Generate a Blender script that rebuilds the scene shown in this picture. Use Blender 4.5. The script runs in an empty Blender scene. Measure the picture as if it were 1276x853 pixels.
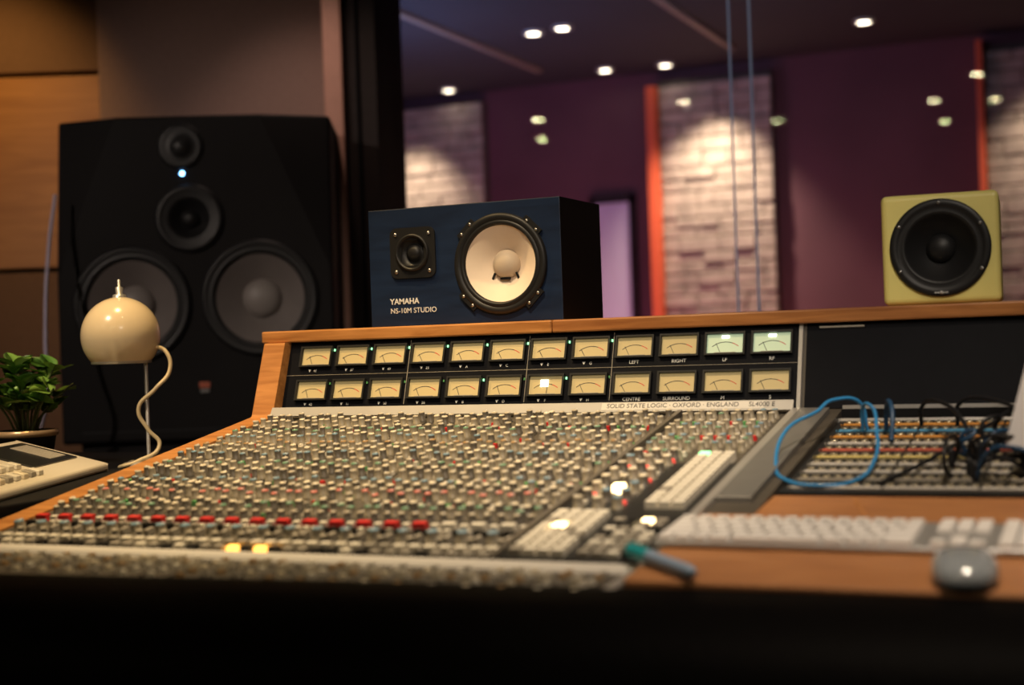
import bpy, bmesh, math, random
from mathutils import Matrix, Vector
random.seed(7)
rad=math.radians
scene=bpy.context.scene
try:
    scene.view_settings.view_transform='Standard'
except Exception as e: print(e)

# ---------------------------------------------------------------- materials
def newmat(name):
    m=bpy.data.materials.new(name); m.use_nodes=True
    nt=m.node_tree; b=nt.nodes['Principled BSDF']
    return m,nt,b
def mat(name,col,rough=.5,metal=0,emit=None,es=1.0,noise=0,nscale=40,bump=0,bscale=200,coat=0,spec=None):
    m,nt,b=newmat(name)
    b.inputs['Base Color'].default_value=(*col,1)
    b.inputs['Roughness'].default_value=rough
    b.inputs['Metallic'].default_value=metal
    if spec is not None: b.inputs['Specular IOR Level'].default_value=spec
    if coat: b.inputs['Coat Weight'].default_value=coat
    if emit:
        b.inputs['Emission Color'].default_value=(*emit,1); b.inputs['Emission Strength'].default_value=es
    tc=nt.nodes.new('ShaderNodeTexCoord')
    if noise:
        n=nt.nodes.new('ShaderNodeTexNoise'); n.inputs['Scale'].default_value=nscale; n.inputs['Detail'].default_value=5
        nt.links.new(tc.outputs['Object'],n.inputs['Vector'])
        r=nt.nodes.new('ShaderNodeMixRGB'); r.inputs[1].default_value=(*[c*(1-noise) for c in col],1); r.inputs[2].default_value=(*[min(1,c*(1+noise)) for c in col],1)
        nt.links.new(n.outputs['Fac'],r.inputs[0]); nt.links.new(r.outputs[0],b.inputs['Base Color'])
    if bump:
        n=nt.nodes.new('ShaderNodeTexNoise'); n.inputs['Scale'].default_value=bscale; n.inputs['Detail'].default_value=4
        nt.links.new(tc.outputs['Object'],n.inputs['Vector'])
        bp=nt.nodes.new('ShaderNodeBump'); bp.inputs['Strength'].default_value=bump; bp.inputs['Distance'].default_value=.004
        nt.links.new(n.outputs['Fac'],bp.inputs['Height']); nt.links.new(bp.outputs[0],b.inputs['Normal'])
    return m
def wood(name,c1,c2,rough=.4,scale=(1.5,14,14),coat=.0,spec=.5):
    m,nt,b=newmat(name)
    tc=nt.nodes.new('ShaderNodeTexCoord'); mp=nt.nodes.new('ShaderNodeMapping'); mp.inputs['Scale'].default_value=scale
    n=nt.nodes.new('ShaderNodeTexNoise'); n.inputs['Scale'].default_value=4; n.inputs['Detail'].default_value=8; n.inputs['Distortion'].default_value=.6
    r=nt.nodes.new('ShaderNodeValToRGB'); r.color_ramp.elements[0].color=(*c1,1); r.color_ramp.elements[1].color=(*c2,1)
    r.color_ramp.elements[0].position=.3; r.color_ramp.elements[1].position=.7
    nt.links.new(tc.outputs['Object'],mp.inputs['Vector']); nt.links.new(mp.outputs[0],n.inputs['Vector'])
    nt.links.new(n.outputs['Fac'],r.inputs[0]); nt.links.new(r.outputs[0],b.inputs['Base Color'])
    b.inputs['Roughness'].default_value=rough; b.inputs['Coat Weight'].default_value=coat
    b.inputs['Specular IOR Level'].default_value=spec
    bp=nt.nodes.new('ShaderNodeBump'); bp.inputs['Strength'].default_value=.15; bp.inputs['Distance'].default_value=.002
    nt.links.new(n.outputs['Fac'],bp.inputs['Height']); nt.links.new(bp.outputs[0],b.inputs['Normal'])
    return m

M={}
M['black']=mat('black_paint',(.008,.008,.009),.55,noise=.2,spec=.15)
M['blackmatte']=mat('matte_black',(.005,.005,.006),.8,spec=.1)
M['leather']=mat('black_leather',(.0022,.0018,.0018),.55,bump=.3,bscale=150,spec=.025)
M['panel']=mat('console_panel_grey',(.070,.060,.047),.5,noise=.25,nscale=60)
M['panelblack']=mat('meter_panel_black',(.006,.0065,.009),.5,noise=.2,spec=.07)
M['silver']=mat('brushed_silver',(.55,.53,.50),.35,.6,noise=.08,nscale=20)
M['silverp']=mat('silver_paint',(.40,.385,.36),.45,.0,noise=.08,nscale=20)
M['silverd']=mat('grey_trim_metal',(.20,.195,.185),.45,.4,noise=.1)
M['woodtrim']=wood('oak_trim',(.34,.13,.032),(.58,.26,.08),.35,(2,20,20))
M['woodtrim2']=wood('oak_trim_dark',(.30,.11,.033),(.50,.21,.065),.35,(2,20,20))
M['desk']=wood('desk_walnut',(.34,.14,.052),(.45,.20,.075),.42,(3,14,14))
M['kbody']=mat('knob_grey_plastic',(.30,.26,.19),.33,noise=.2,nscale=30)
M['kdark']=mat('knob_dark_plastic',(.12,.105,.085),.33)
M['cgrey']=mat('cap_grey',(.50,.44,.33),.3)
M['ccream']=mat('cap_cream',(.76,.67,.50),.3)
M['cred']=mat('cap_red',(.62,.20,.16),.3)
M['cgreen']=mat('cap_green',(.15,.30,.19),.3)
M['cblue']=mat('cap_blue',(.17,.28,.36),.3)
M['cbrown']=mat('cap_brown',(.38,.24,.11),.3)
M['bwhite']=mat('button_white',(.76,.71,.60),.35)
M['bgrey']=mat('button_grey',(.33,.30,.25),.4)
M['bblack']=mat('button_black',(.02,.02,.02),.4,spec=.3)
M['bred']=mat('button_red',(.62,.03,.03),.35)
M['bgreen']=mat('button_green',(.1,.35,.12),.35)
M['lwarm']=mat('lit_warm_lamp',(.9,.7,.4),.4,emit=(1,.72,.35),es=6)
M['lorange']=mat('lit_orange_lamp',(.9,.5,.1),.4,emit=(1,.45,.08),es=3)
M['lgreen']=mat('lit_green_lamp',(.3,.9,.4),.4,emit=(.3,1,.45),es=1.6)
M['lred']=mat('lit_red_lamp',(.9,.1,.1),.4,emit=(1,.08,.05),es=.6)
M['label']=mat('printed_label_white',(.80,.80,.78),.6)
M['ink']=mat('printed_ink_dark',(.04,.04,.04),.6)
M['meter']=mat('meter_face_cream',(.47,.37,.18),.5,emit=(1,.76,.32),es=.13)
M['meterlit']=mat('meter_face_lit',(.50,.55,.38),.5,emit=(.70,.95,.60),es=.30)
M['meterbulb']=mat('meter_bulb_glow',(1,1,.9),.5,emit=(.95,1,.85),es=4)
M['strip']=mat('scribble_strip_white',(.60,.57,.52),.5)
# ---------------------------------------------------------------- mesh builder
def T(x,y,z): return Matrix.Translation((x,y,z))
def RX(a): return Matrix.Rotation(rad(a),4,'X')
def RZ(a): return Matrix.Rotation(rad(a),4,'Z')
I=Matrix.Identity(4)
class MB:
    def __init__(s): s.v=[];s.f=[];s.m=[];s.mi=[];s.sm=[]
    def idx(s,m):
        m=M[m] if isinstance(m,str) else m
        if m not in s.m: s.m.append(m)
        return s.m.index(m)
    def add(s,vs,fs,m,X=I,smooth=False):
        o=len(s.v); s.v+=[tuple(X@Vector(v)) for v in vs]
        i=s.idx(m)
        for f in fs: s.f.append([a+o for a in f]); s.mi.append(i); s.sm.append(smooth)
    def box(s,x0,x1,y0,y1,z0,z1,m,X=I,taper=0):
        t=taper
        vs=[(x0,y0,z0),(x1,y0,z0),(x1,y1,z0),(x0,y1,z0),(x0+t,y0+t,z1),(x1-t,y0+t,z1),(x1-t,y1-t,z1),(x0+t,y1-t,z1)]
        s.add(vs,[(3,2,1,0),(4,5,6,7),(0,1,5,4),(1,2,6,5),(2,3,7,6),(3,0,4,7)],m,X)
    def cbox(s,cx,cy,cz,sx,sy,sz,m,X=I,taper=0): s.box(cx-sx/2,cx+sx/2,cy-sy/2,cy+sy/2,cz-sz/2,cz+sz/2,m,X,taper)
    def lathe(s,prof,n,m,X=I,smooth=True,mats=None):
        rings=[]
        for r,z in prof:
            if r<=1e-7:
                rings.append([len(s.v)]); s.v.append(tuple(X@Vector((0,0,z))))
            else:
                ids=[]
                for k in range(n):
                    a=2*math.pi*k/n; ids.append(len(s.v)); s.v.append(tuple(X@Vector((r*math.cos(a),r*math.sin(a),z))))
                rings.append(ids)
        for j in range(len(rings)-1):
            A,B=rings[j],rings[j+1]; mm=s.idx(mats[j] if mats else m)
            for k in range(n):
                k2=(k+1)%n
                if len(A)==1 and len(B)==1: continue
                if len(A)==1: f=[A[0],B[k2],B[k]]
                elif len(B)==1: f=[A[k],A[k2],B[0]]
                else: f=[A[k],A[k2],B[k2],B[k]]
                s.f.append(f); s.mi.append(mm); s.sm.append(smooth)
    def prism(s,prof,x0,x1,m,X=I,smooth=False):
        n=len(prof)
        vs=[(x0,a,b) for a,b in prof]+[(x1,a,b) for a,b in prof]
        s.add(vs,[list(range(n)),list(range(2*n-1,n-1,-1))],m,X)
        s.add(vs,[(i,i+n,(i+1)%n+n,(i+1)%n) for i in range(n)],m,X,smooth)
    def obj(s,name,parent=None,bevel=0,seg=2,loc=None,rot=None):
        me=bpy.data.meshes.new(name); me.from_pydata(s.v,[],s.f)
        for m in s.m: me.materials.append(m)
        me.polygons.foreach_set('material_index',s.mi); me.polygons.foreach_set('use_smooth',s.sm)
        me.update()
        o=bpy.data.objects.new(name,me); scene.collection.objects.link(o)
        if parent: o.parent=parent
        if loc: o.location=loc
        if rot: o.rotation_euler=rot
        if bevel:
            b=o.modifiers.new('bev','BEVEL'); b.width=bevel; b.segments=seg; b.limit_method='ANGLE'; b.angle_limit=rad(40)
        return o
def empty(name,loc=(0,0,0),rz=0,rx=0):
    e=bpy.data.objects.new(name,None); scene.collection.objects.link(e); e.location=loc; e.rotation_euler=(rad(rx),0,rad(rz)); e.empty_display_size=.05
    return e
def curve(name,pts,r,m,parent=None,cyclic=False):
    cu=bpy.data.curves.new(name,'CURVE'); cu.dimensions='3D'; cu.bevel_depth=r; cu.bevel_resolution=3; cu.resolution_u=10
    sp=cu.splines.new('BEZIER'); sp.bezier_points.add(len(pts)-1)
    for p,q in zip(sp.bezier_points,pts): p.co=q; p.handle_left_type='AUTO'; p.handle_right_type='AUTO'
    sp.use_cyclic_u=cyclic
    cu.materials.append(M[m] if isinstance(m,str) else m)
    o=bpy.data.objects.new(name,cu); scene.collection.objects.link(o)
    if parent: o.parent=parent
    return o
def text(name,body,X,size,m,parent=None,align='LEFT',bold=0):
    cu=bpy.data.curves.new(name,'FONT'); cu.body=body; cu.size=size; cu.extrude=.0002; cu.align_x=align; cu.align_y='CENTER'; cu.offset=bold
    cu.materials.append(M[m])
    o=bpy.data.objects.new(name,cu); scene.collection.objects.link(o)
    if parent: o.parent=parent
    o.matrix_local=X
    return o
def cut(o,cutters):
    for c in cutters:
        b=o.modifiers.new('cut','BOOLEAN'); b.object=c; b.operation='DIFFERENCE'; b.solver='EXACT'
    bpy.context.view_layer.update()
    dg=bpy.context.evaluated_depsgraph_get()
    me=bpy.data.meshes.new_from_object(o.evaluated_get(dg))
    o.modifiers.clear(); o.data=me
    for c in cutters: bpy.data.objects.remove(c)
def cyl_cutter(x,z,r,depth,parent):
    b=MB(); b.lathe([(0,-depth),(r,-depth),(r,.05),(0,.05)],64,'blackmatte',T(x,0,z)@RX(90))
    return b.obj('cutter',parent)
def weld(o):
    bm=bmesh.new(); bm.from_mesh(o.data); bmesh.ops.remove_doubles(bm,verts=bm.verts,dist=1e-5); bmesh.ops.recalc_face_normals(bm,faces=bm.faces); bm.to_mesh(o.data); bm.free()

# ================================================================ ROOM
M['floor']=wood('floor_wood',(.05,.03,.02),(.09,.05,.03),.4,(1,8,8))
M['ceil']=mat('ceiling_dark_paint',(.035,.033,.038),.9,noise=.2,nscale=3)
M['wallc']=mat('control_wall_paint',(.03,.025,.025),.85,noise=.15,nscale=3)
M['fabric']=mat('fabric_panel',(.32,.205,.175),.95,noise=.15,nscale=120,bump=.6,bscale=400)
M['tan']=mat('tan_panel',(.18,.095,.055),.8,noise=.15,nscale=80,bump=.3,bscale=300)
M['wallwood']=wood('wall_wood_veneer',(.36,.155,.045),(.48,.225,.07),.5,(1,1,9))
M['post']=mat('post_painted',(.55,.29,.22),.6,noise=.1)
M['frame']=mat('window_frame_black',(.026,.019,.018),.5,noise=.2,spec=.2)
M['purple']=mat('live_wall_plum',(.125,.052,.068),.8,noise=.4,nscale=2)
M['redtrim']=mat('red_trim',(.75,.13,.05),.6)
M['stonegap']=mat('stone_mortar',(.09,.075,.062),.9)
M['stone']=mat('split_stone',(.38,.32,.27),.85,noise=.6,nscale=12,bump=1,bscale=45)
M['lav']=mat('door_lavender',(.58,.55,.74),.5,noise=.1,nscale=2)

YW=3.94
b=MB(); b.box(-6,3,-3.2,8,-.1,0,'floor'); b.obj('floor')
b=MB(); b.box(-6,3,-3.2,8,2.5,2.6,'ceil'); b.obj('ceiling')
b=MB(); b.box(-2.29,3,YW,YW+.14,0,.85,'wallc'); b.box(-2.29,3,YW,YW+.14,2.38,2.5,'wallc'); b.box(1.35,3,YW,YW+.14,.85,2.38,'wallc'); b.obj('wall_front')
b=MB(); b.box(-6,3,-3.3,-3.2,0,2.5,'wallc'); b.obj('wall_rear')
b=MB(); b.box(3,3.1,-3.2,8,0,2.5,'wallc'); b.obj('wall_right')
b=MB(); b.box(-6.1,-6,-3.2,8,0,2.5,'wallc'); b.obj('wall_left')
b=MB(); b.box(-6,3,7.45,7.6,0,2.5,'purple'); b.obj('wall_live_room')
wl=empty('wall_splayed',(-1.871,4.202,0),24)
b=MB(); b.box(-3.6,-.47,.06,.16,0,2.5,'wallc'); b.obj('wall_base',wl)
b=MB()
b.box(-3.4,-1.31,.02,.06,1.345,1.965,'wallwood'); b.box(-3.4,-1.31,.02,.06,1.98,2.5,'tan'); b.box(-3.4,-1.31,.02,.06,.05,1.33,'tan')
b.obj('wood_panels',wl,.003)
b=MB(); b.box(-1.30,-.565,-.03,.06,.05,2.5,'fabric'); b.obj('fabric_panel',wl,.008)
tr=MB(); tr.box(-.560,-.500,-.16,.06,0,2.5,'post'); o=tr.obj('trim_1',None,.006); o.location=(-1.871,4.202,0); o.rotation_euler=(0,0,rad(24))

w=empty('window_1',(0,YW,0))
b=MB()
b.box(-2.29,-2.17,-.04,.14,.85,2.38,'frame'); b.box(-2.17,1.35,-.04,.14,.85,.93,'frame'); b.box(-2.17,1.35,-.04,.14,2.32,2.38,'frame'); b.box(1.29,1.35,-.04,.14,.93,2.32,'frame')
b.box(-2.235,-2.225,-.055,-.04,.85,2.38,'blackmatte')
b.obj('frame',w,.004)
gm,nt,_=newmat('window_glass'); nt.nodes.clear()
out=nt.nodes.new('ShaderNodeOutputMaterial'); mx=nt.nodes.new('ShaderNodeMixShader'); tp=nt.nodes.new('ShaderNodeBsdfTransparent'); gl=nt.nodes.new('ShaderNodeBsdfGlossy')
tp.inputs[0].default_value=(.95,.96,1,1); gl.inputs['Roughness'].default_value=0
fr=nt.nodes.new('ShaderNodeFresnel'); fr.inputs['IOR'].default_value=1.5
mul=nt.nodes.new('ShaderNodeMath'); mul.operation='MULTIPLY'; mul.inputs[1].default_value=1.8
nt.links.new(fr.outputs[0],mul.inputs[0]); nt.links.new(mul.outputs[0],mx.inputs[0]); nt.links.new(tp.outputs[0],mx.inputs[1]); nt.links.new(gl.outputs[0],mx.inputs[2]); nt.links.new(mx.outputs[0],out.inputs[0])
b=MB(); b.add([(-2.17,.05,.93),(1.29,.05,.93),(1.29,.05,2.32),(-2.17,.05,2.32)],[(0,1,2,3)],gm); b.obj('glass',w)
M['jointglow']=mat('glass_joint_glow',(.5,.58,.7),.3,emit=(.45,.52,.72),es=.13)  # slight emission stands in for light caught by the pane edges
b=MB(); b.box(-1.0012,-.9988,.03,.05,.93,2.32,'jointglow'); b.box(-1.0605,-1.0592,.03,.05,.93,2.32,'jointglow'); b.obj('pane_joint',w)

def stone_panel(name,x0,x1):
    e=empty(name,((x0+x1)/2,7.4,0)); cx=(x0+x1)/2
    b=MB(); b.box(x0-cx,x1-cx,-.02,.049,0,2.43,'stonegap')
    z=0
    while z<2.40:
        h=random.choice([.05,.065,.08]); h=min(h,2.43-z)
        x=x0-cx
        while x<x1-cx-.01:
            L=min(random.uniform(.08,.24),x1-cx-x)
            if x1-cx-(x+L)<.05: L=x1-cx-x
            p=random.uniform(.012,.028)
            b.box(x+.002,x+L-.002,-.02-p,-.02,z+.003,z+h-.003,'stone')
            x+=L
        z+=h
    b.obj('stone_blocks',e,.010)
    return e
stone_panel('stone_wall_panel',-4.35,-3.42)
stone_panel('stone_wall_panel.001',-2.364,-1.749)
stone_panel('stone_wall_panel.002',-.685,.1)
b=MB(); b.box(-2.415,-2.366,7.30,7.449,0,2.40,'redtrim'); b.obj('trim_2')
b=MB(); b.box(-.715,-.688,7.30,7.449,0,2.45,'redtrim'); b.obj('trim_3')
dr=empty('door_1',(-2.67,7.42,0)); b=MB(); b.box(-.10,.10,0,.029,0,1.8,'lav'); b.box(-.13,-.10,-.01,.029,0,1.84,'frame'); b.box(.10,.13,-.01,.029,0,1.84,'frame'); b.box(-.13,.13,-.01,.029,1.8,1.84,'frame'); b.box(.06,.075,-.03,0,.95,1.07,'silver'); b.obj('door_leaf',dr)
M['rail']=mat('ceiling_rail',(.26,.20,.16),.6)
for i,(x) in enumerate((-2.9,-1.85)):
    b=MB(); b.box(x-.015,x+.015,4.3,7.0,2.48,2.4995,'rail'); b.obj('trim_%d'%(4+i))

M['dl']=mat('downlight_lamp',(1,.9,.7),.5,emit=(1,.86,.62),es=16)
M['dlr']=mat('downlight_ring',(.5,.5,.5),.4,.6)
M['dl2']=mat('downlight_lamp_strong',(1,.9,.7),.5,emit=(1,.80,.5),es=130)
ndl=0
def downlight(x,y,m='dl',r=.045):
    global ndl
    b=MB(); b.lathe([(r+.015,0),(r+.015,-.012),(r,-.014),(r,-.008),(0,-.008)],24,'dlr',I,True,['dlr','dlr','dlr',m])
    o=b.obj('downlight' if ndl==0 else 'downlight.%03d'%ndl,loc=(x,y,2.4995)); ndl+=1
for x,y in [(-2.572,6.145),(-2.414,6.117),(-2.603,7.198),(-2.282,7.25),(-3.567,7.25),(-1.157,6.775)]: downlight(x,y,'dl',.034)
for x,y in [(-3.561,-.55),(-3.888,-1.39),(-2.545,-.444),(-2.232,-1.61),(-1.177,-1.38),(-1.232,-2.34),(-.838,-.56),(-.83,-1.57)]: downlight(x,y,'dl2',.042)

# ================================================================ CONSOLE
con=empty('mixing_console')
SL=.1667; TH=math.degrees(math.atan(SL))
def surf(y): return .803+SL*(y-1.45) if y>=1.45 else .803+.0375*(y-1.45)
def S(x,y,dz=0): return T(x,y,surf(y)+dz)@RX(TH if y>=1.45 else 2.1)
LEAN=18.8
def desk_z(y): return .806+.1*(y-1.345)
XL,XC,XR=-1.44,-.68,-.505
b=MB()
b.prism([(1.29,.70),(1.29,.797),(1.45,.803),(2.2,.928),(2.215,.93),(2.26,1.064),(2.58,1.064),(2.58,.55),(2.3,.45),(1.6,.62)],-1.455,-.43,'panel')
b.prism([(1.34,.68),(1.34,.775),(1.76,.82),(2.2,.90),(2.2,.93),(2.215,.93),(2.26,1.064),(2.58,1.064),(2.58,.55),(2.3,.45),(1.6,.62)],-.43,.75,'black')
b.obj('chassis',con)
b=MB()
for x in (-1.40,-.45,.60):
    b.box(x-.04,x+.04,1.75,2.4,.06,.62,'blackmatte'); b.box(x-.05,x+.05,1.55,2.55,0,.06,'blackmatte')
b.obj('legs',con,.005)
b=MB()
b.prism([(1.27,.69),(1.27,.796),(1.45,.806),(2.185,.930),(2.235,1.064),(2.58,1.064),(2.58,.50),(2.3,.42),(1.6,.60)],-1.50,-1.455,'woodtrim')
b.obj('wood_cheek',con,.004)
b=MB()
b.box(-1.513,-.925,2.245,2.60,1.064,1.086,'woodtrim'); b.obj('top_shelf_a',con,.003)
b=MB()
b.box(-.924,.78,2.245,2.60,1.064,1.086,'woodtrim2'); b.obj('top_shelf_b',con,.003)
b=MB()
PM=T(0,2.215,.93)@RX(90-LEAN)
b.box(-1.455,-.502,0,.141,0,.003,'panelblack',PM)
b.box(-.502,-.496,-.002,.141,0,.006,'silver',PM)
b.box(-.49,.75,0,.141,0,.003,'panelblack',PM)
b.box(-.43,.75,-.008,.004,.003,.006,'silverd',PM)
for x0 in (-.97,-.8155,-1.202): b.box(x0,x0+.0010,.018,.137,.003,.0035,'bgrey',PM)
b.box(-1.455,-.502,.0755,.0761,.003,.0035,'bgrey',PM)
for x0 in (-.47,-.16): b.box(x0,x0+.07,.131,.134,.003,.006,'bgrey',PM)
b.obj('meter_panel',con)
b=MB()
LS=T(0,2.180,surf(2.18)+.005)@RX(58)
b.box(-1.455,-.50,0,.0175,0,.004,'silverp',LS)
b.box(-.815,-.545,.003,.0160,.004,.0044,'strip',LS)
b.box(-.43,.75,0,.012,0,.004,'silverd',T(0,2.175,.905)@RX(58))
b.obj('label_strip',con)
text('label_maker','SOLID STATE LOGIC · OXFORD · ENGLAND     SL4000 E',LS@T(-.806,.0100,.0046),.0112,'ink',con)
b=MB(); labs1=['41','37','49','25','A','C','E','G','LEFT','RIGHT','LF','RF']; labs2=['42','11','50','26','B','D','F','H','CENTRE','SURROUND','M','S']
for c in range(12):
    x=-1.394+c*.0772
    for r,yy in enumerate((.110,.046)):
        X=PM@T(x,yy,.003)
        w_,h_=.0305,.0165
        lit=(r==0 and c>=10)
        fm='meterlit' if lit else 'meter'
        b.box(-w_-.003,w_+.003,h_,h_+.003,0,.007,'bblack',X); b.box(-w_-.003,w_+.003,-h_-.003,-h_,0,.007,'bblack',X)
        b.box(-w_-.003,-w_,-h_,h_,0,.007,'bblack',X); b.box(w_,w_+.003,-h_,h_,0,.007,'bblack',X)
        b.box(-w_,w_,-h_,h_,0,.001,fm,X)
        R=.036; cy=-.032; pr=None
        for k in range(13):
            a=rad(-38+k*76/12); p=(R*math.sin(a),cy+R*math.cos(a))
            if pr:
                q=(pr[0]*.97,cy+(pr[1]-cy)*.97); q2=(p[0]*.97,cy+(p[1]-cy)*.97)
                b.add([(pr[0],pr[1],.0013),(p[0],p[1],.0013),(q2[0],q2[1],.0013),(q[0],q[1],.0013)],[(0,3,2,1)],'bred' if k>9 else 'ink',X)
            pr=p
        an=random.uniform(-34,-22) if not (r==1 and c==6) else 5
        b.box(-.0004,.0004,.017,.037,.0015,.002,'ink',X@T(0,cy,0)@RZ(-an))
        b.box(-.018,.018,-.0163,-.0140,.001,.0025,'bgrey',X)
        if lit: b.cbox(.0,.012,.002,.012,.004,.001,'meterbulb',X)
        if r==1 and c==6: b.cbox(-.003,.004,.002,.014,.012,.001,'meterbulb',X)
        if c<8: b.cbox(w_+.0058,h_-.004,.001,.0022,.0040,.003,'lgreen' if r==0 or c in(4,6) else 'bgreen',X)
        text('meter_label',(labs1 if r==0 else labs2)[c],X@T(0,-.0262,.0003),.0085 if c>=8 else .007,'label',con,'CENTER')
        if c<8 : b.add([(-.003,-.0235,.0008),(.003,-.0235,.0008),(0,-.0285,.0008)],[(0,2,1)],'label',X@T(-.012,0,0))
b.obj('vu_meters',con)

b=MB()
for i in range(20):
    x=XL+i*.04
    if i: b.box(x-.0008,x+.0008,0,.75,0,.0012,'bblack',T(0,1.45,.803)@RX(TH))
b.box(XC-.005,XC+.003,0,.755,0,.009,'kdark',T(0,1.45,.803)@RX(TH))
b.box(XC+.004,XR,0,.42,.0005,.003,'bblack',T(0,1.46,surf(1.46))@RX(TH))
b.prism([(1.412,surf(1.41)),(1.416,surf(1.41)+.005),(1.434,surf(1.41)+.008),(1.437,surf(1.41))],XL,XR,'strip')
b.prism([(1.30,.79),(1.30,.800),(1.45,.810),(2.185,.934),(2.19,.90),(1.45,.78)],-.502,-.490,'silver')
b.prism([(1.70,.82),(1.70,.852),(2.185,.934),(2.185,.88)],-.490,-.445,'silverd')
b.obj('panel_details',con,.0008,1)

def knob(b,x,y,r,h,body,cap,n=10):
    X=S(x,y)
    a=random.uniform(-130,130)
    b.lathe([(r*1.15,0),(r*1.1,h*.25),(r*.9,h*.3),(r*.82,h*.93)],n,body,X)
    b.lathe([(r*.82,h*.93),(r*.7,h),(0,h)],n,cap,X,False)
    b.box(-r*.10,r*.10,r*.1,r*.85,h*.9,h*1.03,'label',X@RZ(a))
def btn(b,x,y,sx,sy,h,m): b.cbox(0,0,h/2,sx,sy,h,m,S(x,y),taper=.0008)
capsets=['cgrey','ccream','cgrey','cred','cgrey','cgreen','ccream','cblue','cgrey','cbrown','cgrey','ccream','cblue','cred','cgrey','cgreen','ccream','cgrey','cgrey','cblue','ccream','cgrey','cred','cgrey','ccream','cgreen']
b=MB(); bb=MB()
y=2.148; row=0
while y>1.60:
    kind=row%5
    for i in range(19):
        x=XL+.02+i*.04
        if kind==3:
            for dx in (-.012,0,.012):
                if random.random()<.8: btn(bb,x+dx,y,.0075,.0075,.007,random.choice(['bwhite','bgrey','bwhite','bgrey','bred','bgreen','bblack']))
        else:
            cap=capsets[row%len(capsets)]
            for dx in (-.0095,.0095):
                if random.random()<.95:
                    c2=cap if random.random()<.75 else random.choice(['cgrey','ccream','cgrey'])
                    knob(b,x+dx+random.uniform(-.0005,.0005),y+(.005 if dx>0 else -.005),.0062,random.uniform(.0145,.0185),'kbody' if (row%4 and random.random()<.85) else 'kdark',c2)
            if random.random()<.55: btn(bb,x+random.choice([-.001,.016,-.016]),y-.010,.005,.005,.006,random.choice(['bwhite','bred','bgreen','bgrey','bwhite']))
    y-=.0225 if kind!=3 else .018; row+=1
for k in range(12):
    y=2.148-k*.0225
    for x in (-.655,-.636,-.617,-.598,-.578,-.558,-.538,-.52):
        if y<1.94 and x>-.59: continue
        if k%4==2: btn(bb,x,y,.009,.008,.007,random.choice(['bwhite','bgrey','bwhite','bred','bgreen']))
        else: knob(b,x,y,.0058,.016,'kbody',random.choice(['cgrey','ccream','cgreen','cgrey','cblue']))
for i in range(19):
    x=XL+.02+i*.04
    for dx in (-.0095,.0095): knob(b,x+dx,1.592,.0056,.013,'kdark','cgrey')
    btn(bb,x-.008,1.562,.019,.012,.010,'bred' if i<16 else 'bwhite'); btn(bb,x+.0125,1.562,.011,.010,.008,'bwhite')
    for dx in (-.012,0,.012): btn(bb,x+dx,1.540,.009,.008,.008,random.choice(['bblack','bgrey','bblack','bwhite']))
    knob(b,x-.006,1.514,.0085,.016,'kbody','cblue',14); btn(bb,x+.012,1.517,.008,.016,.008,'bgrey')
    knob(b,x+.012,1.497,.005,.012,'kdark','cgrey')
    for dx in (-.010,.010): btn(bb,x+dx,1.474,.016,.012,.010,'bwhite' if (i+int(dx>0))%5 else 'bgrey')
    for dx in (-.010,.010): btn(bb,x+dx,1.452,.015,.011,.010,('lorange' if (i in (10,11) and dx<0) else random.choice(['bgrey','bblack','bwhite','bgrey'])))
for i in range(23):
    x=XL+.02+i*.04
    bb.cbox(0,0,.0004,.003,.09,.001,'bblack',S(x,1.355))
    fy=random.choice([1.38,1.375,1.36,1.385,1.365,1.355])
    bb.cbox(0,0,.005,.012,.020,.008,'cgrey',S(x,fy),taper=.002); bb.cbox(0,0,.0095,.008,.0015,.0012,'label',S(x,fy))
    for dy in (1.315,1.338,1.361,1.384,1.402): btn(bb,x+.013,dy,.008,.008,.005,random.choice(['bwhite','cbrown','bgrey','ccream']))
    for dy in (1.345,1.37,1.395): btn(bb,x-.013,dy,.006,.006,.004,'bgrey')
for r in range(9):
    for c in range(4):
        m='bwhite' if (r+c)%6 else 'bgrey'
        if (r,c)==(5,1): m='lwarm'
        btn(bb,-.66+c*.0175,1.475+r*.018,.0155,.0155,.011,m)
for r in range(14):
    for c in range(3):
        m='bwhite' if random.random()<.9 else 'bgrey'
        if r==13 and c==0: m='lgreen'
        btn(bb,-.560+c*.0175,1.665+r*.018,.0155,.0155,.012,m)
for r in range(8):
    for c in range(4):
        m=random.choice(['bgrey','bblack','bwhite','bgrey','bgrey','bwhite'])
        if (r,c)==(7,2): m='lwarm'
        btn(bb,-.578+c*.0175,1.475+r*.0175,.014,.013,.009,m)
for r in range(8):
    for c in range(3):
        yy=1.66+r*.034; xx=-.655+c*.026
        if (r,c)==(2,1): btn(bb,-.625,1.728,.016,.016,.014,'lwarm'); continue
        knob(b,xx,yy,.0075,.018,'kdark' if r%2 else 'kbody',random.choice(['cgrey','ccream','cblue']),14)
        btn(bb,xx,yy+.017,.010,.008,.007,random.choice(['bwhite','bgrey','lred','bgrey','bwhite']))
b.obj('rotary_knobs',con); bb.obj('buttons_and_faders',con)

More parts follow.
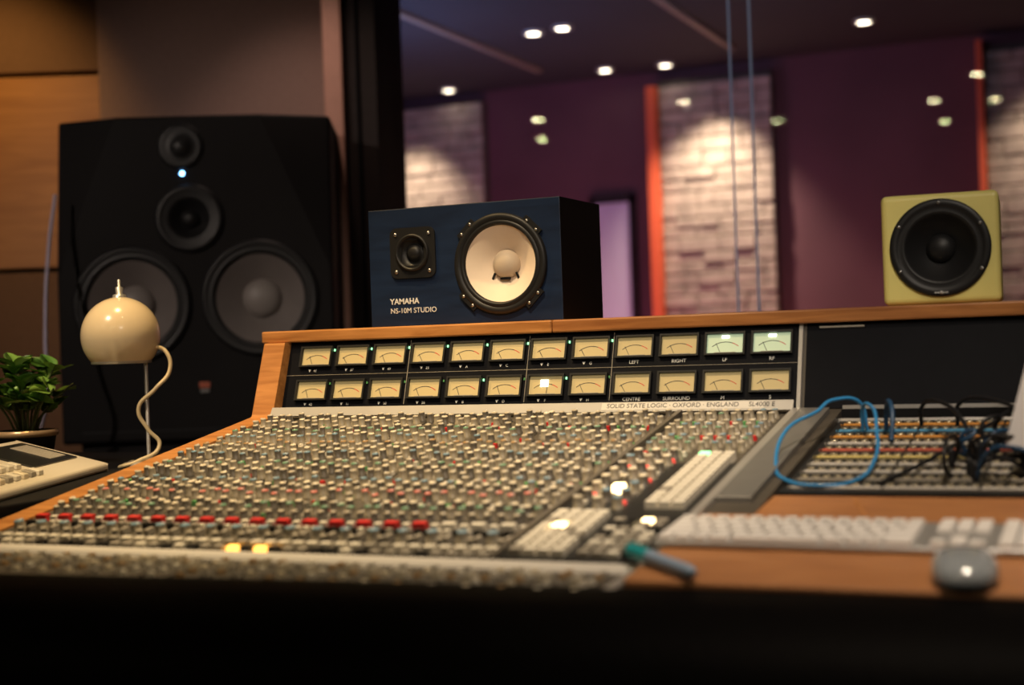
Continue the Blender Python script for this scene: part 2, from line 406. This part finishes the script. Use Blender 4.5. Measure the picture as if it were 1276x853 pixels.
pr=[(.03,.66),(.03,.790),(.0,.801),(-.03,.8025),(-.08,.800),(-.13,.789),(-.165,.768),(-.185,.738),(-.19,.70),(-.18,.66),(-.15,.62),(-.06,.60)]
b=MB(); b.prism(pr,-.255,2.05,'leather',T(-1.235,1.273,0)@RZ(5.5),smooth=True); b.obj('armrest',con)
b=MB(); b.prism([(1.355,.78),(1.355,desk_z(1.355)),(1.76,desk_z(1.76)),(1.76,.82)],-.489,.75,'desk'); b.obj('desk_top',con,.003)
b=MB()
DX=T(0,1.345,.806)@RX(5.71)
b.box(-.002,.002,-.13,.13,0,.0006,'woodtrim',DX@T(-.29,.28,0)@RZ(18)); b.obj('desk_seam',con)

PB=T(0,1.765,.850)@RX(math.degrees(math.atan((.915-.850)/.42)))
M['pborange']=mat('strip_orange',(.70,.32,.07),.5); M['pbblue']=mat('strip_blue',(.10,.33,.55),.5); M['pbred']=mat('strip_red',(.55,.13,.08),.5); M['pbyel']=mat('strip_yellow',(.68,.55,.20),.5)
M['brass']=mat('jack_brass',(.6,.52,.35),.3,.8)
b=MB(); b.box(-.428,.74,0,.415,-.02,.0,'bblack',PB)
cols=['strip','bgrey','strip','strip','pbyel','pbred','strip','pborange','pbblue','pborange']
for r in range(10):
    yy=.02+r*.040
    b.box(-.42,.73,yy,yy+.008,0,.002,cols[r],PB)
    for k in range(80):
        x=-.415+k*.0144
        if k%8==0: b.box(x-.004,x-.001,yy-.001,yy+.009,.002,.0025,'bblack',PB)
        b.lathe([(.0052,0),(.0052,.002),(.0032,.0022),(.003,0),(0,0)],8,'brass',PB@T(x+.004,yy+.022,0),True,['brass','brass','bblack','bblack'])
b.obj('patch_bay',con)

pc=empty('patch_cables',(0,0,0))
M['cblueR']=mat('cable_blue',(.03,.22,.50),.35); M['cblk']=mat('cable_black',(.010,.010,.012),.45,spec=.3); M['cteal']=mat('cable_dark_blue',(.01,.05,.12),.4)
def pbz(y): return .850+.155*(y-1.765)
loop=[(-.425,2.00,.938),(-.452,1.93,.918),(-.452,1.86,.880),(-.425,1.80,.862),(-.38,1.785,.857),(-.34,1.81,.861),(-.325,1.87,.882),(-.335,1.95,.918),(-.352,2.02,.942),(-.372,2.06,.940),(-.375,2.07,.905)]
curve('cable_1',loop,.0026,'cblueR',pc)
curve('cable_1b',[(-.425,2.00,.938),(-.41,2.05,.952),(-.38,2.08,.946),(-.372,2.09,.905)],.0026,'cblueR',pc)
curve('cable_2',[(-.345,2.09,.905),(-.344,2.09,.935),(-.335,2.06,.948),(-.328,2.04,.935),(-.327,2.02,.895)],.0035,'cteal',pc)
curve('cable_3',[(-.300,2.12,.91),(-.298,2.11,.935),(-.26,2.05,.945),(-.22,1.98,.91),(-.215,1.95,.882)],.003,'cblk',pc)
curve('cable_4',[(-.25,2.12,.91),(-.245,2.10,.940),(-.18,2.04,.945),(-.13,1.97,.91),(-.12,1.92,.877)],.003,'cblk',pc)
curve('cable_5',[(-.31,1.80,.858),(-.26,1.88,.880),(-.20,1.98,.915),(-.14,2.08,.940),(-.12,2.12,.908)],.0028,'cblk',pc)
random.seed(3)
for k in range(14):
    x0=-.235+random.uniform(0,.13); y0=1.82+random.uniform(0,.18); x1=x0+random.uniform(-.06,.10); y1=y0+random.uniform(-.07,.07)
    h=random.uniform(.025,.052)
    curve('cable_%d'%(k+6),[(x0,y0,pbz(y0)),(x0+random.uniform(-.02,.02),y0-.01,pbz(y0)+h*.8),((x0+x1)/2,(y0+y1)/2-.02,pbz(y0)+h),(x1+random.uniform(-.02,.02),y1-.03,pbz(y1)+h*.5),(x1,y1,pbz(y1))],.003,random.choice(['cblk','cblk','cblk','cteal']),pc)
    b=MB(); b.lathe([(.0045,0),(.0045,.020),(.003,.024),(0,.024)],10,'cblk',T(x0,y0,pbz(y0))); b.obj('plug',pc)

# ================================================================ speakers
M['bluesheen']=wood('black_veneer_blue_sheen',(.005,.013,.038),(.009,.023,.064),.45,(2,12,12),spec=.35)  # black front; blue screen light reflected on it is put into the colour
M['blkveneer']=mat('black_veneer',(.006,.0055,.0055),.5,noise=.3,spec=.2)
M['cone']=mat('white_paper_cone',(.86,.72,.58),.75,noise=.06,nscale=30)
M['cap']=mat('dust_cap_cream',(.56,.46,.36),.6)
M['rubber']=mat('black_rubber',(.012,.012,.013),.45,spec=.35)
M['chrome']=mat('screw_metal',(.4,.4,.4),.3,.9)
sp=empty('bookshelf_speaker',(-1.113,2.295,1.0865))
b=MB(); W,H,D=.191,.215,.199
vs=[(-W,0,0),(W,0,0),(W,D,0),(-W,D,0),(-W,0,H),(W,0,H),(W,D,H),(-W,D,H)]
b.add(vs,[(0,1,5,4)],'bluesheen'); b.add(vs,[(3,2,1,0),(4,5,6,7),(1,2,6,5),(2,3,7,6),(3,0,4,7)],'blkveneer')
o=b.obj('cabinet',sp); wx,wz,tx,tz=.075,.104,-.099,.133
weld(o)
cut(o,[cyl_cutter(wx,wz,.078,.07,sp),cyl_cutter(tx,tz,.03,.03,sp)])
bv=o.modifiers.new('b','BEVEL'); bv.width=.0015; bv.segments=2; bv.limit_method='ANGLE'; bv.angle_limit=rad(50)
b=MB(); X=T(wx,0,wz)@RX(90)
b.lathe([(.0895,0),(.0895,.005),(.087,.008),(.081,.009),(.077,.006)],64,'rubber',X)
b.lathe([(.077,.006),(.073,.009),(.069,.006),(.068,.002)],64,'rubber',X)
b.lathe([(.068,.002),(.045,-.012),(.026,-.028)],64,'cone',X)
b.lathe([(.026,-.028),(.0255,-.022),(.022,-.014),(.014,-.008),(0,-.006)],48,'cap',X)
for k in range(4):
    a=rad(45+90*k); XX=X@T(.088*math.cos(a),.088*math.sin(a),.0)@RZ(45+90*k)
    b.cbox(0,0,.003,.016,.040,.006,'rubber',XX)
    for dy in (-.012,.012): b.lathe([(.003,.006),(.0027,.008),(0,.008)],10,'chrome',XX@T(.002,dy,0))
b.cbox(-.012,-.030,-.0195,.004,.014,.002,'rubber',X@RZ(-25)); b.cbox(.012,-.030,-.0195,.004,.014,.002,'rubber',X@RZ(25)); b.cbox(0,-.026,-.018,.020,.004,.002,'rubber',X)
b.obj('woofer',sp)
b=MB(); X=T(tx,0,tz)@RX(90)
pl=[]
for cx,cy,a0 in ((.032,.032,0),(-.032,.032,90),(-.032,-.032,180),(.032,-.032,270)):
    for k in range(5): a=rad(a0+k*22.5); pl.append((cx+.014*math.cos(a),cy+.014*math.sin(a)))
N=len(pl); b.add([(p[0],p[1],0) for p in pl]+[(p[0],p[1],.004) for p in pl],[(i,(i+1)%N,(i+1)%N+N,i+N) for i in range(N)],'rubber',X)
ring=[(.028*math.cos(math.atan2(p[1],p[0])),.028*math.sin(math.atan2(p[1],p[0])),.004) for p in pl]
b.add([(p[0],p[1],.004) for p in pl]+ring,[(i,(i+1)%N,(i+1)%N+N,i+N) for i in range(N)],'rubber',X)
b.lathe([(.034,.004),(.033,.009),(.029,.009),(.028,.002),(.018,-.006),(.016,-.006),(.014,0),(.008,.004),(0,.005)],40,'rubber',X)
for sx in(-1,1):
    for sy in(-1,1): b.lathe([(.0035,.004),(.003,.006),(0,.006)],10,'chrome',X@T(.034*sx,.034*sy,0))
b.obj('tweeter',sp)
text('label_a','YAMAHA',T(-.150,-.0008,.045)@RX(90),.0145,'label',sp,bold=.0003)
text('label_b','NS-10M STUDIO',T(-.150,-.0008,.028)@RX(90),.0132,'label',sp)

M['yel']=mat('cream_yellow_paint',(.86,.76,.25),.4,noise=.04)
cs=empty('cube_speaker',(-.283,2.262,1.0865),4)
b=MB(); b.box(-.087,.087,0,.15,0,.170,'yel'); o=b.obj('cabinet',cs,.009,4)
cut(o,[cyl_cutter(.0,.086,.062,.05,cs)])
b=MB(); X=T(0,0,.086)@RX(90)
b.lathe([(.075,0),(.075,.004),(.073,.006),(.064,.006),(.061,.003),(.056,.007),(.051,.004),(.048,-.002),(.022,-.020)],64,'rubber',X)
b.lathe([(.022,-.020),(.021,-.014),(.014,-.008),(0,-.005)],40,'rubber',X)
for k in range(6):
    a=rad(30+60*k); b.lathe([(.003,.006),(.003,.0075),(0,.0075)],8,'chrome',X@T(.069*math.cos(a),.069*math.sin(a),0))
b.obj('driver',cs); text('label','avantone',T(0,-.0075,.0175)@RX(90),.0055,'label',cs,'CENTER')

M['monblk']=mat('monitor_black_paint',(.009,.008,.0085),.65,noise=.3,nscale=6,spec=.18)
M['gcone']=mat('grey_cone',(.19,.165,.155),.55,noise=.15,nscale=20)
M['gcap']=mat('grey_dust_cap',(.28,.25,.235),.45)
M['ledb']=mat('blue_led',(.3,.6,1),.4,emit=(.2,.5,1),es=14)
M['logo']=mat('logo_badge',(.5,.12,.06),.5)
mm=empty('main_studio_monitor',(-2.433,3.295,.805),27)
H=.915; W=.385
b=MB()
f=[(-W,0,0),(W,0,0),(W,0,.46),(.19,0,H),(-.21,0,H),(-W,0,.46),
   (-W,.07,H),(W,.07,H),(-W,.44,0),(W,.44,0),(W,.44,H),(-W,.44,H)]
b.add(f,[(0,1,2,3,4,5),(5,4,6),(3,2,7),(0,5,6,11,8),(1,9,10,7,2),(4,3,7,10,11,6),(8,11,10,9),(0,8,9,1)],'monblk')
o=b.obj('cabinet',mm); weld(o)
W1=(-.178,.388,.165);W2=(.178,.396,.165);MD=(-.012,.625,.098);TW=(-.03,.828,.05)
cut(o,[cyl_cutter(W1[0],W1[1],.140,.12,mm),cyl_cutter(W2[0],W2[1],.140,.12,mm),cyl_cutter(MD[0],MD[1],.07,.06,mm)])
bv=o.modifiers.new('b','BEVEL'); bv.width=.010; bv.segments=4; bv.limit_method='ANGLE'; bv.angle_limit=rad(40)
b=MB()
for (x,z,R) in (W1,W2):
    X=T(x,0,z)@RX(90)
    b.lathe([(.165,0),(.163,.010),(.150,.012),(.142,.004),(.136,.012),(.128,.006),(.124,-.002)],64,'rubber',X)
    b.lathe([(.124,-.002),(.09,-.022),(.055,-.045)],64,'gcone',X)
    b.lathe([(.055,-.045),(.053,-.034),(.037,-.022),(0,-.016)],48,'gcap',X)
x,z,R=MD; X=T(x,0,z)@RX(90)
b.lathe([(.098,0),(.096,.008),(.080,.010),(.068,.002),(.060,.006),(.052,-.004),(.028,-.02)],64,'rubber',X)
b.lathe([(.028,-.02),(.024,-.010),(0,-.003)],40,'rubber',X)
x,z,R=TW; X=T(x,0,z)@RX(90)
b.lathe([(.066,0),(.064,.006),(.05,.006),(.03,.002),(.026,.006),(0,.014)],48,'rubber',X)
b.obj('drivers',mm)
b=MB(); b.lathe([(.006,0),(.005,.004),(0,.005)],16,'ledb',T(-.028,0,.752)@RX(90)); b.box(.0,.03,-.003,0,.148,.165,'logo'); b.box(.003,.027,-.003,0,.135,.145,'chrome')
b.box(-.33,.33,-.001,0,.03,.034,'rubber'); b.obj('badge_and_led',mm)
ms=empty('monitor_stand',(-2.433,3.295,0),27)
b=MB(); b.box(-.34,.34,.03,.43,.765,.8045,'monblk'); b.box(-.30,-.22,.08,.40,.04,.765,'monblk'); b.box(.22,.30,.08,.40,.04,.765,'monblk'); b.box(-.36,.36,.02,.44,0,.04,'monblk'); b.obj('frame',ms,.004)
M['wcable']=mat('white_cable',(.6,.55,.7),.5)
cb=empty('speaker_cable',(0,0,0))
curve('cable',[(-2.735,3.08,1.50),(-2.72,3.03,1.35),(-2.67,2.95,1.10),(-2.64,2.92,.95),(-2.69,2.95,.88),(-2.74,2.98,.80),(-2.72,2.98,.3),(-2.69,2.95,.012)],.005,'wcable',cb)

# ================================================================ left side table, lamp, remote, plant
st=empty('side_table',(-1.95,1.95,0))
b=MB(); b.box(-.42,.432,-.75,.55,.80,.84,'black'); b.box(-.38,-.33,-.70,-.65,0,.80,'black'); b.box(-.38,-.33,.45,.50,0,.80,'black'); b.box(.37,.42,-.70,-.65,0,.80,'black'); b.box(.37,.42,.45,.50,0,.80,'black'); b.obj('table_body',st,.003)
M['lampc']=mat('cream_enamel',(.76,.62,.40),.22,coat=.4)
M['lamphi']=mat('lamp_inside',(.7,.65,.5),.5)
lp=empty('desk_lamp',(-1.772,2.160,.8405))
b=MB(); R=.0735; cz=.248; prof=[]
for k in range(0,30):
    a=rad(-43+k*(133/29)); prof.append((R*math.cos(a),cz+R*math.sin(a)))
prof[-1]=(0,cz+R)
b.lathe(prof,48,'lampc')
b.lathe([(prof[0][0],prof[0][1]),(prof[0][0]-.002,prof[0][1]+.001),(R*.92,cz),(R*.6,cz+R*.72),(0,cz+R*.93)],48,'lamphi')
b.lathe([(prof[0][0]-.002,prof[0][1]-.003),(prof[0][0]+.002,prof[0][1]-.002),(prof[0][0]+.002,prof[0][1]+.003)],48,'silver')
b.lathe([(.013,cz+R-.003),(.012,cz+R+.004),(.006,cz+R+.006),(.007,cz+R+.018),(.003,cz+R+.02),(.003,cz+R+.032),(0,cz+R+.034)],20,'silver')
b.lathe([(.012,cz-.01),(.018,cz-.015),(.020,cz-.035),(0,cz-.042)],20,'lamphi')
b.obj('shade',lp)
b=MB(); X=T(.045,.014,0)
b.lathe([(.045,0),(.045,.006),(.040,.010),(.008,.014),(.0035,.018),(.0035,.212),(0,.212)],32,'silver',X)
b.cbox(0,0,.208,.014,.012,.02,'silver',X); b.obj('stem_and_base',lp,.001,1)
M['cord']=mat('cream_cord',(.72,.58,.34),.5)
curve('cord',[(.060,.02,.228),(.082,.028,.215),(.088,.03,.180),(.066,.012,.145),(.036,.0,.11),(.048,.01,.07),(.066,.02,.04),(.045,-.02,.012),(.02,-.03,.004),(-.03,.06,.004)],.0038,'cord',lp)

M['ivory']=mat('ivory_plastic',(.66,.60,.48),.4)
M['scr']=mat('dark_screen',(.02,.02,.022),.25,spec=.3)
rc=empty('desktop_remote_controller',(-1.645,1.83,.8405),112)
b=MB()
b.prism([(-.0,0),(-.0,.014),(.17,.062),(.17,0)],-.30,.27,'ivory')
b.obj('body',rc,.005,3)
b=MB(); X=T(0,0,.0145)@RX(math.degrees(math.atan(.048/.17)))
b.box(.03,.245,.05,.155,.0,.002,'scr',X)
for k in range(8): b.box(.15+k*.010,.155+k*.010,.065,.14,.002,.003,'bgrey',X)
for r in range(4):
    for c in range(9): b.cbox(-.27+c*.032,.030+r*.038,.004,.022,.022,.007,random.choice(['bwhite','bgrey','bgrey','ccream']),X,taper=.002)
b.obj('keys_and_display',rc,.001,1)

M['leaf']=mat('leaf_green',(.10,.24,.035),.3,noise=.4,nscale=30); M['leaf2']=mat('leaf_light',(.24,.42,.07),.3,noise=.3,nscale=30); M['stem']=mat('plant_stem',(.10,.13,.04),.6)
M['pot']=mat('dark_pot',(.03,.028,.026),.35); M['soil']=mat('soil',(.03,.02,.012),.95,bump=.8); M['brassr']=mat('brass_rim',(.75,.50,.26),.3,.3)
pp=empty('potted_plant',(-1.970,2.115,.8405))
b=MB(); b.lathe([(0,0),(.040,0),(.045,.005),(.056,.062),(.060,.064),(.060,.074),(.054,.074),(.052,.058),(0,.058)],32,'pot',I,True,['pot','pot','pot','brassr','brassr','brassr','pot','soil']); b.obj('pot',pp)
random.seed(11)
b=MB()
def leaf(b,p,d,L,Wd,m):
    d=Vector(d).normalized(); q=d.to_track_quat('Y','Z').to_matrix().to_4x4()
    X=Matrix.Translation(p)@q@Matrix.Rotation(random.uniform(-.7,.7),4,'Y')
    vs=[(0,0,0)];N=6
    for sgn in (1,-1):
        for k in range(1,N):
            t=k/N; vs.append((sgn*Wd*math.sin(math.pi*t**.8),L*t,.12*Wd-.25*L*t*t))
    vs.append((0,L,-.25*L)); mids=[]
    for k in range(1,N):
        t=k/N; mids.append(len(vs)); vs.append((0,L*t,-.25*L*t*t-.06*Wd))
    fs=[]
    for off in (1,N):
        e=[off+k for k in range(N-1)]
        fs+=[(0,e[0],mids[0])]+[(e[k],e[k+1],mids[k+1],mids[k]) for k in range(N-2)]+[(e[-1],2*N-1,mids[-1])]
    b.add(vs,fs,m,X,True)
for s_ in range(18):
    a=s_*2.4; sp_=random.uniform(.015,.095); h=random.uniform(.05,.15)
    tip=Vector((sp_*math.cos(a),sp_*math.sin(a),.06+h)); base=Vector((.012*math.cos(a),.012*math.sin(a),.055))
    mid=(tip+base)/2+Vector((0,0,.02))
    curve('stem_%d'%s_,[base,mid,tip],.0022,'stem',pp)
    for k in range(6):
        t=random.uniform(.5,1); p=base.lerp(tip,t)+Vector((0,0,.02*math.sin(math.pi*t)))
        aa=random.uniform(0,6.28)
        leaf(b,p,(math.cos(aa),math.sin(aa),random.uniform(.3,1.2)),random.uniform(.036,.052),random.uniform(.015,.021),random.choice(['leaf','leaf','leaf2']))
b.obj('leaves',pp)

# ================================================================ desk items
M['alu']=mat('aluminium',(.55,.55,.55),.35,.7); M['key']=mat('key_white',(.80,.77,.74),.45)
kb=empty('computer_keyboard',(-.285,1.54,desk_z(1.54)+.0010),0,5.71)
b=MB(); b.box(-.215,.215,-.057,.057,0,.007,'alu'); b.obj('base',kb,.003,3)
b=MB(); p=.019
def key(x,y): b.cbox(x,y,.0095,.0155,.0150,.005,'key',taper=.0007)
y0=-.047
rows=[[1,1,1,1.25,5,1.25,1,1,1.6],[2.2]+[1]*10+[2.3],[1.75]+[1]*11+[1.75],[1.5]+[1]*12+[1],[1]*13+[1.5],[1]*14]
for r,rw in enumerate(rows):
    x=-.2045; tot=sum(rw)
    sc=14.5/tot
    for wk in rw:
        w_=wk*sc*p
        b.cbox(x-.0085+w_/2,y0+r*.0187,.0095,w_-.0035,.0150 if r<5 else .010,.005,'key',taper=.0007); x+=w_
for c in range(3):
    for r in (0,3,4,5): key(.086+c*p,y0+r*.0187)
key(.086+p,y0+.0187)
for c in range(4):
    for r in range(6): key(.152+c*.0178,y0+r*.0187)
b.obj('keys',kb,.0006,1)
ms_=empty('computer_mouse',(-.163,1.400,desk_z(1.400)+.0010),8,5.71)
M['mouse']=mat('mouse_shell',(.30,.33,.36),.12,coat=.6); M['mouseg']=mat('mouse_base_grey',(.12,.15,.19),.3)
b=MB()
NU,NV=28,10
vs=[];fs=[]
for j in range(NV+1):
    t=j/NV*math.pi/2
    for i in range(NU):
        a=2*math.pi*i/NU; ex=.75
        cx=math.copysign(abs(math.cos(a))**ex,math.cos(a)); sy=math.copysign(abs(math.sin(a))**ex,math.sin(a))
        vs.append((.031*cx*math.cos(t)**.6 if j<NV else 0,.052*sy*math.cos(t)**.6 if j<NV else 0,.007+.019*math.sin(t)))
for j in range(NV):
    for i in range(NU): fs.append((j*NU+i,j*NU+(i+1)%NU,(j+1)*NU+(i+1)%NU,(j+1)*NU+i))
b.add(vs,fs,'mouse',I,True)
low=[(v[0]*.93,v[1]*.95,0) for v in vs[:NU]]
b.add(low+vs[:NU],[(i,(i+1)%NU,(i+1)%NU+NU,i+NU) for i in range(NU)]+[list(range(NU-1,-1,-1))],'mouseg',I,True)
b.lathe([(.0045,.020),(.0045,.026),(.003,.0275),(0,.028)],14,'mouseg',T(0,.022,-.004))
b.obj('body',ms_)
mk=empty('marker_pen',(-.463,1.396,desk_z(1.396)+.009),0)
M['teal']=mat('marker_cap_teal',(.02,.36,.40),.35); M['mbody']=mat('marker_barrel',(.28,.38,.52),.4)
d=Vector((-.4147+.5107,1.354-1.437,desk_z(1.354)-desk_z(1.437))).normalized()
X=d.to_track_quat('Z','Y').to_matrix().to_4x4()
b=MB(); b.lathe([(0,-.064),(.0065,-.064),(.0075,-.060),(.0078,-.025),(.0078,-.022)],24,'teal',X); b.lathe([(.0078,-.022),(.0070,-.020),(.0070,.050),(.0055,.060),(.004,.064),(0,.064)],24,'mbody',X)
b.cbox(0,.0085,-.045,.003,.002,.03,'teal',X); b.obj('body',mk)
M['white']=mat('white_bezel',(.72,.72,.75),.4)
cm=empty('computer_monitor',(-.1626,1.843,.901),-45)
b=MB(); X=RX(-20)
b.box(0,.46,0,.018,0,.32,'white',X); b.box(.035,.43,-.001,0,.04,.295,'scr',X)
b.box(.19,.27,.015,.030,-.0,.15,'white',X)
b.obj('panel',cm,.004,3)
b=MB(); b.box(.17,.29,.02,.12,-.050,-.042,'white'); b.box(.21,.25,.03,.045,-.045,.08,'white'); b.obj('foot',cm,.003)

# ================================================================ lights
def area(name,loc,target,size,power,col,sy=None):
    l=bpy.data.lights.new(name,'AREA'); l.size=size; l.energy=power; l.color=col
    if sy: l.shape='RECTANGLE'; l.size_y=sy
    o=bpy.data.objects.new(name,l); scene.collection.objects.link(o); o.location=loc
    o.rotation_euler=(Vector(target)-Vector(loc)).to_track_quat('-Z','Y').to_euler(); return o
def spot(name,loc,target,power,col,ang=60,blend=.6,r=.04):
    l=bpy.data.lights.new(name,'SPOT'); l.energy=power; l.color=col; l.spot_size=rad(ang); l.spot_blend=blend; l.shadow_soft_size=r
    o=bpy.data.objects.new(name,l); scene.collection.objects.link(o); o.location=loc
    o.rotation_euler=(Vector(target)-Vector(loc)).to_track_quat('-Z','Y').to_euler(); return o
spot('ceiling_spot_console',(-1.0,1.45,2.47),(-1.05,1.88,.87),150,(1,.76,.46),54,.95,.04)
spot('ceiling_spot_console_warm',(-1.7,1.9,2.47),(-1.35,2.0,.87),85,(1,.66,.28),55,.9,.04)
spot('ceiling_spot_desk',(-.1,1.3,2.47),(-.25,1.7,.8),95,(1,.80,.60),50,.9,.04)
spot('ceiling_spot_front',(.35,-.3,2.46),(-.95,2.3,1.15),95,(1,.84,.68),32,.9,.04)
spot('fill_spot_cube',(.5,.6,2.46),(-.28,2.3,1.15),38,(1,.88,.74),26,.9,.04)  # added fill without a fixture, brightens the cube speaker's front
spot('ceiling_spot_left',(-2.545,-.444,2.46),(-2.5,3.3,1.25),120,(1,.82,.70),36,.9,.04)
spot('fill_spot_lamp',(-1.95,1.0,2.46),(-1.85,2.15,.95),90,(1,.78,.54),30,.9,.04)  # added fill, no fixture here; lifts the desk lamp and plant
spot('wall_wash_warm',(-3.1,3.05,2.47),(-3.45,3.55,1.6),22,(1,.58,.18),80,.9)
spot('fill_spot_post',(-2.15,3.35,2.47),(-2.40,3.85,1.4),11,(1,.74,.60),70,.9)  # extra fill put in to brighten the post and fabric panel
for x,pw in ((-3.85,85),(-2.05,135),(-.35,50)): spot('stone_wash',(x,7.05,2.46),(x,7.38,.4),pw,(1,.78,.55),85,.9,.03)
area('live_magenta',(-3.0,6.0,.4),(-2.9,7.4,1.4),.8,14,(1,.34,.48))
area('live_blue',(-1.5,5.2,2.4),(-2.6,7.4,1.0),1.0,10,(.80,.70,1))
area('live_red',(-1.5,6.6,.3),(-1.6,7.4,1.3),.5,6,(1,.32,.18))
area('live_haze_fill',(-3.2,5.4,1.7),(-3.2,5.5,2.5),.8,11,(.40,.50,1))  # added up-light; blue on the ceiling stands in for haze on the glass
wd=bpy.data.worlds.new('w'); scene.world=wd; wd.use_nodes=True; wd.node_tree.nodes['Background'].inputs[0].default_value=(.5,.5,.7,1); wd.node_tree.nodes['Background'].inputs[1].default_value=.02

cd=bpy.data.cameras.new('camera'); cam=bpy.data.objects.new('camera',cd); scene.collection.objects.link(cam)
cd.lens=50; cd.sensor_width=36; cd.clip_start=.05
cam.matrix_world=T(0,0,1.05)@RZ(24)@RX(90)@RZ(-2.0)
cd.dof.use_dof=True; cd.dof.focus_distance=2.47; cd.dof.aperture_fstop=2.3
scene.camera=cam
